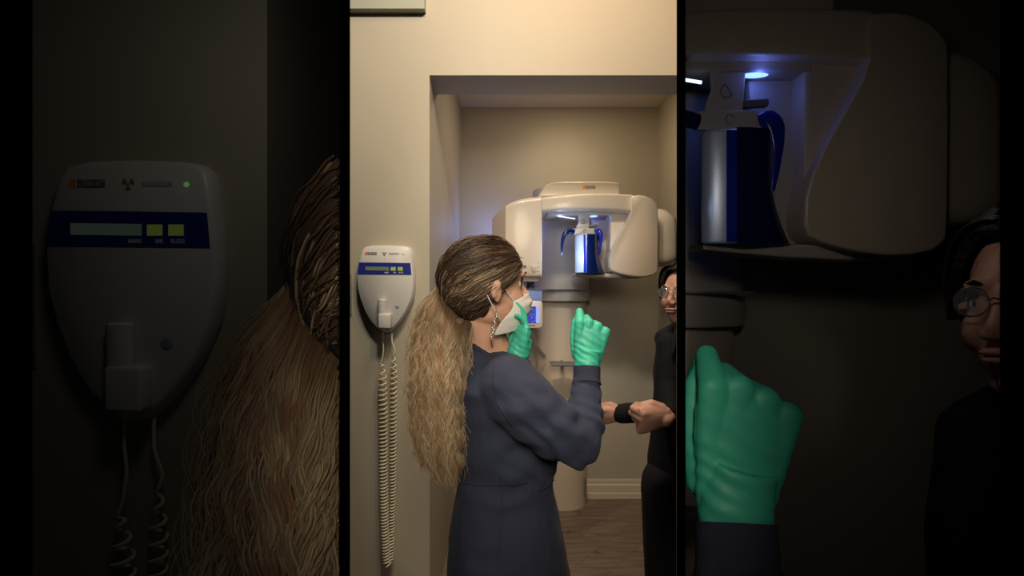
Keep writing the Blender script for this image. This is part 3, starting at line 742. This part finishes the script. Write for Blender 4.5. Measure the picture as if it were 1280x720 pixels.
# hair: scalp layer with strands swept back to the tie, and a long wavy tail
def strands(name, paths, cols, widths, m, parent, org, seg_=3):
    V = []; Fc = []; CL = []; o = 0
    for p, c, w in zip(paths, cols, widths):
        n = len(p); t = np.gradient(p, axis=0); t /= np.linalg.norm(t, axis=1)[:, None]+1e-12
        a = np.cross(t, [0.3, 1., 0.1]); a /= np.linalg.norm(a, axis=1)[:, None]+1e-12; b = np.cross(t, a)
        taper = np.interp(np.linspace(0, 1, n), [0, .08, .8, 1], [.6, 1, 1, .25])[:, None]*w
        for k in range(seg_):
            q = 2*math.pi*k/seg_; V.append(p+(a*math.cos(q)+b*math.sin(q))*taper)
        base = o
        for i in range(n-1):
            for k in range(seg_):
                k2 = (k+1) % seg_; Fc.append((base+k*n+i, base+k2*n+i, base+k2*n+i+1, base+k*n+i+1))
        o += n*seg_; CL.append(np.tile(c, (seg_, 1)) if c.ndim == 2 else np.tile(c, (n*seg_, 1)))
    V = np.concatenate(V)-np.array(org); me = bpy.data.meshes.new(name); me.from_pydata(V.tolist(), [], Fc); me.update()
    cl_ = np.concatenate(CL); at = me.color_attributes.new('col', 'FLOAT_COLOR', 'POINT'); at.data.foreach_set('color', np.c_[cl_, np.ones(len(cl_))].ravel())
    me.materials.append(m); me.polygons.foreach_set('use_smooth', [True]*len(me.polygons))
    ob = bpy.data.objects.new(name, me); C.objects.link(ob); ob.parent = parent; ORG[ob.name] = org; return ob
HC = T(-.006, 0, .014); HR = np.array([.0955, .079, .0905]); MT = np.array(M)
def ell_pt(d, k=1.): d = np.array(d, float); d /= np.linalg.norm(d); return np.array(HC)+MT @ (d*HR*k)
poly = [(.098, .10), (.098, .046), (.086, .040), (.062, .026), (.045, .013), (.028, -.002), (.015, -.014), (-.006, -.013), (-.016, -.033), (-.018, -.058), (-.024, -.082), (-.055, -.100), (-.13, -.10), (-.13, .13), (.05, .13)]
def inside(x, y, pl_):
    c_ = False; j = len(pl_)-1
    for i in range(len(pl_)):
        xi, yi = pl_[i]; xj, yj = pl_[j]
        if (yi > y) != (yj > y) and x < (xj-xi)*(y-yi)/(yj-yi)+xi: c_ = not c_
        j = i
    return c_
def loc(p): return MT.T @ (np.array(p)-np.array(hc))
# scalp cap
g = G(); nu, nv = 96, 60; idx = {}; vs = []; fs = []
for j in range(nv+1):
    for i in range(nu):
        th = math.pi*(.01+.98*j/nv); a_ = 2*math.pi*i/nu; vs.append(ell_pt((math.sin(th)*math.cos(a_), math.sin(th)*math.sin(a_), math.cos(th))))
def okf(p):
    q = loc(p); return inside(q[0], q[2], poly)
for j in range(nv):
    for i in range(nu):
        q = (j*nu+i, j*nu+(i+1) % nu, (j+1)*nu+(i+1) % nu, (j+1)*nu+i)
        if all(okf(vs[k]) for k in q): fs.append(q)
g.add(vs, fs)
cap_ = obj('hair', g, SCALP, nurse, solid=.010, sm=0)
b = bmesh.new(); b.from_mesh(cap_.data); bmesh.ops.delete(b, geom=[v for v in b.verts if not v.link_faces], context='VERTS'); b.to_mesh(cap_.data); b.free()
cap_['label'] = 'brown hair swept back with blonde streaks'
# strands over the scalp
bandline = [(549, 346), (552, 362), (562, 378), (576, 391), (593, 403)]
def ray_ell(px, py, side=-1, k=1.02):
    # surface point of the hair layer seen at px,py on the near (-1) or far side
    o = np.array((0, 0, EYE)); dr = np.array(((px-640)/F, 1., -(py-360)/F)); q0 = (MT.T @ (o-np.array(HC)))/(HR*k); q1 = (MT.T @ dr)/(HR*k)
    A_, B_, C_ = q1 @ q1, q0 @ q1, q0 @ q0-1; t = (-B_+side*math.sqrt(max(0, B_*B_-A_*C_)))/A_
    d = MT.T @ (o+dr*t-np.array(HC)); u = d/(HR*k); u = u/np.linalg.norm(u)
    return np.array(HC)+MT @ (u*HR*k)
DK = np.array((.050, .028, .018)); MD = np.array((.15, .085, .045)); BL = np.array((.47, .35, .215)); GY = np.array((.13, .10, .075))
paths, cols, wid = [], [], []
def scalp_strand(x, y, side, col):
    p0 = ray_ell(x, y, side); 
    u = np.clip((y-300)/100, 0, 1)**.8; bl = np.array(bandline); bx_ = np.interp(u, np.linspace(0, 1, 5), bl[:, 0]); by_ = np.interp(u, np.linspace(0, 1, 5), bl[:, 1])
    p1 = ray_ell(bx_, by_, side)
    n = 26; o = []; ph_ = rng.uniform(0, 1.2)+y*.10; amp = .0034 if y < 345 else .0016
    d0 = (MT.T @ (p0-np.array(HC)))/HR; d1 = (MT.T @ (p1-np.array(HC)))/HR; lift = 1.0+rng.uniform(.055, .095)+(rng.uniform(.02, .06) if rng.random() < .04 else 0)
    d0 /= np.linalg.norm(d0); d1 /= np.linalg.norm(d1)
    om = math.acos(np.clip(d0 @ d1, -1, 1)); 
    if om < .05: return
    for i in range(n):
        t = i/(n-1); d = (math.sin((1-t)*om)*d0+math.sin(t*om)*d1)/math.sin(om)
        sag = .10*math.sin(math.pi*t)*(1 if y < 335 else .2)
        d = d+np.array((0, 0, sag*.5)); d /= np.linalg.norm(d)
        pt = np.array(HC)+MT @ (d*HR*(lift-.02*max(0, .15-t)/.15)); pt[2] += amp*math.sin(ph_+t*15)*math.sin(math.pi*t); o.append(pt)
    paths.append(np.array(o)); cols.append(np.clip(col*rng.uniform(.7, 1.35), 0, 1)); wid.append(rng.uniform(.0006, .0013))
cnt = 0
while cnt < 2300:
    x = rng.uniform(560, 654); y = rng.uniform(299, 404)
    if not okf(ray_ell(x, y, -1, 1.)): continue
    if ((x-603)/52)**2+((y-349)/52)**2 > .99: continue
    bl = bandline; 
    if x < 551+(y-346)*.78+4: 
        if y > 340: continue
    side = -1 if rng.random() < .8 else 1
    f_ = .5+.5*math.sin(y*.55+x*.05+2*math.sin(x*.06)); m_w = math.exp(-((y-342)/11)**2)*(1 if x < 636 else .35)
    c_ = DK*(1-m_w)+m_w*(BL*.8*f_+MD*(1-f_)) + (GY-DK)*max(0, min(1, (y-356)/15))*.8
    scalp_strand(x, y, side, c_); cnt += 1
# hairline strands starting right at the edge
for k in range(260):
    t = rng.random(); e = [(640, 302), (652, 314), (654, 326), (646, 336), (640, 346), (635, 356), (628, 362), (617, 364), (613, 374), (612, 386), (604, 399)]
    f_ = t*(len(e)-1); i = int(f_); f_ -= i; x = e[i][0]*(1-f_)+e[min(i+1, 10)][0]*f_; y = e[i][1]*(1-f_)+e[min(i+1, 10)][1]*f_
    scalp_strand(x-1.5, y, -1, MD if y < 345 and rng.random() < .5 else DK*1.3)
strands('swept_strands', paths, cols, wid, HAIR, cap_, Norg)
# tie
g = G(); loop = []
for k in range(33):
    a_ = math.pi*k/16; u = (1-math.cos(a_))/2; side = -1 if k <= 16 else 1
    bl = np.array(bandline); x = np.interp(u, np.linspace(0, 1, 5), bl[:, 0]); y = np.interp(u, np.linspace(0, 1, 5), bl[:, 1])
    loop.append(Vector(ray_ell(x, y, side, 1.07)))
g.tube(loop, [.0070+.002*math.sin(k*2.1) for k in range(33)], 10); obj('hair_tie', g, BAND, nurse, sm=2)
# tail
YS = [346, 356, 370, 385, 400, 440, 480, 520, 560, 585, 600, 609]
XL = [553, 549, 539, 529, 522, 515, 513, 513, 517, 522, 531, 542]
XR = [556, 564, 572, 580, 584, 582, 580, 578, 577, 577, 576, 575]
BLN = np.array(bandline, float)
def tail_strand(u, v, yend, ph_, amp, wl, jit):
    n = 60; uc = float(np.clip(u, 0, 1)); bxx = np.interp(uc, np.linspace(0, 1, 5), BLN[:, 0])-1.5; byy = np.interp(uc, np.linspace(0, 1, 5), BLN[:, 1])+1
    root = ray_ell(bxx, byy, -1 if v < .3 else 1, 1.05); y0 = byy
    ys = np.linspace(y0, yend, n); s_ = ys-y0
    L_ = np.interp(ys, YS, XL); R_ = np.interp(ys, YS, XR); tt = s_/(yend-y0)
    px = L_+(R_-L_)*(u+jit*np.sin(tt*5+ph_)*.05)+amp*np.sin(ys*2*math.pi/wl+ph_)*np.clip(s_/50, 0, 1)
    Zc_ = np.interp(ys, [346, 380, 480, 610], [1.08, 1.055, 1.03, 1.03]); Wz = np.interp(ys, [346, 380, 480, 560, 610], [.018, .035, .05, .045, .03])
    w_ = math.sqrt(min(1, max(.08, 1-(2*uc-1)**2))); Z = Zc_+v*Wz*w_+amp*.0012*np.cos(ys*2*math.pi/wl*.93+ph_*1.7)*np.clip(s_/60, 0, 1)
    q = np.stack([(px-640)/F*Z, Z, EYE-(ys-360)/F*Z], 1); b_ = (np.clip(s_/30, 0, 1)**.6)[:, None]; b_ = b_*b_*(3-2*b_)
    rt = root[None, :]+np.array([[-.004, -.006, 0]])*(s_/10)[:, None]*np.exp(-s_/12)[:, None]-np.stack([0*s_, 0*s_, s_/F*1.06], 1)
    return rt*(1-b_)+q*b_
paths, cols, wid = [], [], []
for cnum in range(190):
    u = rng.uniform(.02, .98); v = rng.uniform(-1, 1) if rng.random() < .35 else -math.sqrt(rng.uniform(.3, 1)); ph0 = 3*math.sin(u*11)+2*v+rng.normal(0, .5); wl = 29+rng.normal(0, 1.2); amp = rng.uniform(1.3, 2.6)
    yend = rng.uniform(555, 609)-(12 if u < .25 else 0)-abs(u-.75)*14; tone = rng.random()
    base = BL*rng.uniform(.7, 1.15) if tone < .74 else (MD*2.2 if tone < .88 else GY*2)
    for s_ in range(16):
        du, dv = rng.normal(0, .018), rng.normal(0, .10)
        p = tail_strand(np.clip(u+du, 0, 1), np.clip(v+dv, -1, 1), yend+rng.normal(0, 6), ph0+rng.normal(0, .35), amp*rng.uniform(.8, 1.2), wl, rng.uniform(-1, 1))
        n = len(p); c0 = base*rng.uniform(.75, 1.25); t = np.linspace(0, 1, n)[:, None]
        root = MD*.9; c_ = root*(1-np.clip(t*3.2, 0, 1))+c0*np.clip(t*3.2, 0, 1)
        if u > .75: c_ = c_*np.interp(u, [.75, 1], [1, .6])  # shade on the tail's inner right side painted into strand colour
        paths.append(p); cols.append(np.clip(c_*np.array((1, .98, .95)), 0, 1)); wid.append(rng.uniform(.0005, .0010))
# flyaways
for k in range(70):
    u = rng.choice([rng.uniform(-.12, .05), rng.uniform(.95, 1.14)]); p = tail_strand(u, rng.uniform(-1, 0), rng.uniform(480, 606), rng.uniform(0, 6), rng.uniform(2, 5), rng.uniform(30, 55), 1)
    paths.append(p); cols.append(BL*.9); wid.append(.0004)
g = G(); trs = []
for k in range(40):
    py = 398+k*(580-398)/39; a_ = np.interp(py, YS, XL)+5; b_ = np.interp(py, YS, XR)-4
    if b_-a_ < 6: a_, b_ = (a_+b_)/2-3, (a_+b_)/2+3
    trs.append((py, a_, b_, float(np.interp(py, [346, 380, 480, 610], [1.09, 1.07, 1.04, 1.04])), float(np.interp(py, [346, 380, 480, 560, 610], [.014, .026, .034, .03, .012]))))
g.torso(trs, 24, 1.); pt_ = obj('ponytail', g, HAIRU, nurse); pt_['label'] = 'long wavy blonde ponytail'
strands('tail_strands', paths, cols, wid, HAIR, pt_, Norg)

# ---- second person
Z2 = 1.72
Qorg = Vector((P(862, 0, Z2).x, Z2, 0))
per2 = thing('person', Qorg, 'dark-haired person with glasses and black jacket at the right edge of the lit alcove', 'person')
hc2 = P(857, 366, 1.70); YAW2 = R(180+38)
g = G(); T2, M2 = head_geo(g, hc2, YAW2, 0, .98)
g.chain([P(862, 385, 1.73), P(866, 402, 1.75), P(868, 418, 1.76)], [.048, .05, .058])
rows2 = [(404, 848, 884, 1.75, .06), (411, 832, 898, 1.75, .08), (418, 825, 906, 1.75, .10), (440, 822, 910, 1.74, .11), (464, 819, 908, 1.73, .12), (492, 820, 904, 1.73, .12), (520, 818, 900, 1.74, .11), (560, 813, 900, 1.74, .12), (600, 811, 903, 1.74, .125), (640, 813, 903, 1.74, .12)]
g.torso(shrink(rows2, .014))
armA = ([P(838, 432, 1.68), P(834, 480, 1.64), P(838, 515, 1.58), P(832, 524, 1.54)], [.05, .042, .038, .032])
armB = ([P(845, 440, 1.80), P(846, 490, 1.82), P(838, 512, 1.80), P(777, 517, 1.72)], [.05, .042, .040, .036])
for A_ in (armA, armB): g.chain(A_[0], [r-.008 for r in A_[1]])
HA = hand_frame(P(835, 520, 1.55), (-1, -.25, -.12), (.1, -.3, 1), (-.3, -1, .2)); HBn = hand_frame(P(779, 518, 1.72), (-1, .1, -.10), (0, -.3, 1), (-.1, -1, .2))
cA = [(66, 80, 55), (72, 80, 55), (76, 80, 55), (80, 80, 50)]; thA = [(.022, .024, -.01), (.05, .04, -.02), (.078, .036, -.03), (.095, .022, -.036)]
hand_geo(g, HA, cA, thA, 1.0, 1.2); hand_geo(g, HBn, cA, thA, .80, 1.1)
fl = []
for dx, zz in ((-16, 1.72), (20, 1.78)):
    x = P(858+dx, 0, zz).x; g.chain([(x, zz, .85), (x, zz, .47), (x, zz, .09)], [.078, .048, .036]); g.chain([(x, zz, .09), (x-.03, zz-.03, .045), (x-.09, zz-.08, .035)], [.036, .034, .025]); fl.append((x, zz))
body2 = obj('body', g, SKIN2, per2, voxel=.0034, sm=3); eyes(body2, T2, M2, .98)
g = G(); g.ell(T2(.0965, 0, -.0565), (.0075, .020, .0050), M2); g.ell(T2(.0945, 0, -.0655), (.0075, .017, .0056), M2); obj('lips', g, LIP, body2)
# hair cap
g = G(); vs = []; fs = []
for j in range(49):
    for i in range(72):
        th = math.pi*(.01+.98*j/48); a_ = 2*math.pi*i/72; d = (math.sin(th)*math.cos(a_), math.sin(th)*math.sin(a_), math.cos(th)); vs.append((d[0]*.103-.014, d[1]*.086, d[2]*.100+.022))
def hk(p):
    x, y, z = p
    if x > .02+.0: lim = .078+.2*max(0, x-.06)-.9*max(0, abs(y)-.045)*1.8; return z > lim
    return z > -.085
for j in range(48):
    for i in range(72):
        q = (j*72+i, j*72+(i+1) % 72, (j+1)*72+(i+1) % 72, (j+1)*72+i)
        if all(hk(vs[k]) for k in q): fs.append(q)
g.add([T2(*v) for v in vs], fs)
h2 = obj('hair', g, DARKH, per2, solid=.012); b = bmesh.new(); b.from_mesh(h2.data); bmesh.ops.delete(b, geom=[v for v in b.verts if not v.link_faces], context='VERTS'); b.to_mesh(h2.data); b.free()
paths, cols, wid = [], [], []
for k in range(520):
    s_ = 1 if rng.random() < .5 else -1; y0_ = s_*rng.uniform(.002, .02); x0_ = rng.uniform(-.05, .075); o = []
    for i in range(22):
        t = i/21; a_ = t*1.75; y = s_*(.004+.088*math.sin(min(a_, 1.57))); z = .108*math.cos(min(a_, 1.57))+.018-(max(0, t-.88)*.35)
        x = x0_-.05*t*(1 if x0_ > .02 else .3); rr_ = 1-.35*max(0, x/.09)**2; o.append(tuple(T2(x, y*(.86+.14*rr_)+.0015*math.sin(t*14+k), min(z, .126)*rr_ if z > 0 else z)))
    paths.append(np.array(o)); cols.append(np.array((.016, .011, .010))*rng.uniform(.6, 2)); wid.append(rng.uniform(.0008, .0015))
strands('hair_strands', paths, cols, wid, HAIR, h2, Qorg)
# glasses
g = G()
for q in (-1, 1):
    g.tube([T2(.098+.004*math.cos(a_)-abs(q)*.0-.010*(abs(.031+.021*math.cos(a_))/.05), q*.031+.021*math.cos(a_)*q, .001+.017*math.sin(a_)) for a_ in [2*math.pi*k/24 for k in range(25)]], .0010, 6)
    g.tube([T2(.088, q*.053, .005), T2(.06, q*.070, .006), T2(.0, q*.080, .006)], .001, 6)
g.tube([T2(.099, -.010, .003), T2(.103, 0, .006), T2(.099, .010, .003)], .001, 6)
gl = obj('glasses', g, GLASSRIM, per2)
for q in (-1, 1):
    g = G(); g.ell(T2(.093, q*.031, .001), (.0012, .020, .0165), M2); obj('lens', g, LENS, gl)
# jacket, cord, trousers, shoes
def folds2(v): return .006*noise.noise(Vector((v.x*8, v.y*8, v.z*5)))+.003*noise.noise(v*22)
g = G(); g.torso(rows2); g.chain(armA[0][:3]+[P(838, 515, 1.575)], armA[1][:3]+[.036]); g.chain(armB[0], armB[1])
g.chain([P(833, 424, 1.70), P(850, 418, 1.76)], [.04, .05])
jk = obj('jacket', g, JACK, per2, voxel=.0055, sm=3, disp=folds2)
g = G(); g.tube([P(848, 405, 1.66), P(844, 425, 1.625), P(841, 442, 1.61)], [.010, .009, .005], 8); obj('collar', g, JACK, jk)
g = G(); g.tube([P(834, 390, 1.63), P(838, 400, 1.64), P(845, 409, 1.64), P(852, 414, 1.64)], .0012, 6); obj('neck_cord', g, BAND, per2)
g = G()
for x, zz in fl: g.chain([(x, zz, .84), (x, zz, .47), (x, zz, .10)], [.115, .10, .085])
g.ell((sum(f[0] for f in fl)/2, 1.75, .88), (.13, .12, .12)); obj('trousers', g, JACK, per2, voxel=.008, sm=4)
for x, zz in fl:
    g = G(); g.ell((x-.035, zz-.03, .045), (.09, .08, .045)); g.box(x-.10, x+.04, zz-.09, zz+.04, 0, .02); obj('shoe', g, SHOE, per2, voxel=.008, sm=3)

PL = (41, 424.5); PC = (438, 845.5); PR = (857, 1250)
# ------------------------------------------------------------------ the dim side bays: enlarged repeats
bpy.context.view_layer.update()
bay(unit, *PL, 'large white exposure control panel in the dim bay on the left', c=1.7)
bay(plate, *PL, 'narrow grey wall plate in the dim bay on the left', c=1.)
bay(nurse, *PL, 'dim outsized person seen only as wavy blonde ponytail beside the large control panel', c=1.8, yref=1.08)
bay(mach, *PR, 'outsized x-ray machine head with blue cylinder in the dim bay on the right', c=1.)
bay(nurse, *PR, 'dim outsized raised green-gloved fist and navy cuff in the right bay', c=2., yref=1.08, extra=[(Vector((0, 0, 1)), -.40)])
bay(per2, *PR, 'dim outsized person with glasses and black jacket at the far right edge', c=1.6)
for o in (unit, plate, mach, nurse, per2): clip_thing(o, planes(*PC))

# ------------------------------------------------------------------ lights
def area(name, loc, to, size, power, col, spread=180, sy=None):
    l = bpy.data.lights.new(name, 'AREA'); l.shape = 'RECTANGLE' if sy else 'DISK'; l.size = size; l.energy = power; l.color = col; l.spread = R(spread)
    if sy: l.size_y = sy
    o = bpy.data.objects.new(name, l); C.objects.link(o); o.location = loc; o.rotation_euler = (Vector(to)-Vector(loc)).to_track_quat('-Z', 'Y').to_euler(); return o
def spot(name, loc, to, ang, power, col, blend=.4, rad_=.08):
    l = bpy.data.lights.new(name, 'SPOT'); l.spot_size = R(ang); l.energy = power; l.color = col; l.spot_blend = blend; l.shadow_soft_size = rad_
    o = bpy.data.objects.new(name, l); C.objects.link(o); o.location = loc; o.rotation_euler = (Vector(to)-Vector(loc)).to_track_quat('-Z', 'Y').to_euler(); return o
def point(name, loc, power, col, rad_=.03):
    l = bpy.data.lights.new(name, 'POINT'); l.energy = power; l.color = col; l.shadow_soft_size = rad_
    o = bpy.data.objects.new(name, l); C.objects.link(o); o.location = loc; return o
WARM = (1, .74, .45); NEU = (1, .88, .70)
area('lamp_warm', (.26, 1.3, 3.5), (.5, 1.95, 1.8), .25, 11, (1, .56, .26))
area('lamp_neutral', (-.17, .97, 3.3), (-.5, 2.2, 1.2), .22, 20, (1, .92, .78))
area('lamp_right', (.19, .97, 3.3), (.55, 2.2, 1.2), .22, 14, (1, .84, .62))
spot('fill_front_upper', (-.03, -.15, 2.25), (.03, 2.3, 1.75), 36, 66, NEU, .3, .25)  # added frontal fill from the camera side, not a room lamp
spot('fill_front_lower', (.03, -.2, 1.95), (.05, 2.3, .75), 35, 56, NEU, .3, .25)  # second added frontal fill, aimed at the lower half
area('lamp_alcove', (.42, 2.85, 2.86), (.42, 2.95, 1.0), .3, 6, (1, .78, .52))
spot('lamp_alcove_spot', (.30, 2.95, 2.86), (.32, 3.5, 2.35), 70, 2.5, (1, .88, .68), .9, .04)
spot('fill_side', (-.25, .1, 1.85), (.56, 1.66, 1.42), 22, 16, NEU, .5, .15)  # added fill to brighten the second person, no such lamp in the room
# blue lamps of the machine, plus an added fill light for its barrel
point('lamp_blue_cavity', tuple(P(742, 268, 2.9)), 2.6, (.12, .2, 1), .02)
point('lamp_blue_cavity', tuple(P(700, 272, 2.86)), .12, (.3, .35, 1), .02)
point('fill_barrel', tuple(P(711, 318, 2.70)), 1.5, (.55, .72, 1), .015)  # added light for the barrel's bright highlight, not a machine lamp
point('lamp_blue_rear', tuple(P(612, 285, 3.35)), 1.6, (.25, .35, 1), .04)
point('lamp_blue_tray', tuple(P(668, 370, 2.86)), .06, (.4, .5, 1), .02)
# dim bays
area('fill_left_bay', (-.78, 1.2, 2.8), (-1.5, 2.2, 1.2), .35, .8, (1, .93, .82))  # added unseen fill so the left bay is dimly lit
area('fill_right_bay', (.95, 1.25, 2.36), (2.0, 3.5, 1.1), .3, 1.0, (1, .87, .75), 145)  # added unseen fill to brighten the right bay
point('fill_right_bay_barrel', (P(722, 318, 2.5).x*K, 2.5, EYE+K*(P(722, 318, 2.5).z-EYE)), .12, (.55, .72, 1), .03)  # added light for the highlight on the enlarged barrel
point('lamp_right_bay_blue', (P(742, 268, 2.9).x*K, 2.84, EYE+K*(P(742, 268, 2.9).z-EYE)-.05), .5, (.12, .2, 1), .05)
w = bpy.data.worlds.new('world'); bpy.context.scene.world = w; w.use_nodes = True
w.node_tree.nodes['Background'].inputs[0].default_value = (.9, .85, .78, 1); w.node_tree.nodes['Background'].inputs[1].default_value = .036

cam = bpy.data.cameras.new('camera'); co = bpy.data.objects.new('camera', cam); C.objects.link(co)
co.location = (0, 0, EYE); co.rotation_euler = (R(90), 0, 0); cam.sensor_width = 36; cam.lens = 36*F/1280; cam.clip_start = .02
sc = bpy.context.scene; sc.camera = co
sc.view_settings.view_transform = 'Standard'; sc.view_settings.look = 'None'; sc.view_settings.gamma = 1; sc.view_settings.use_curve_mapping = False
sc.view_settings.exposure = 0
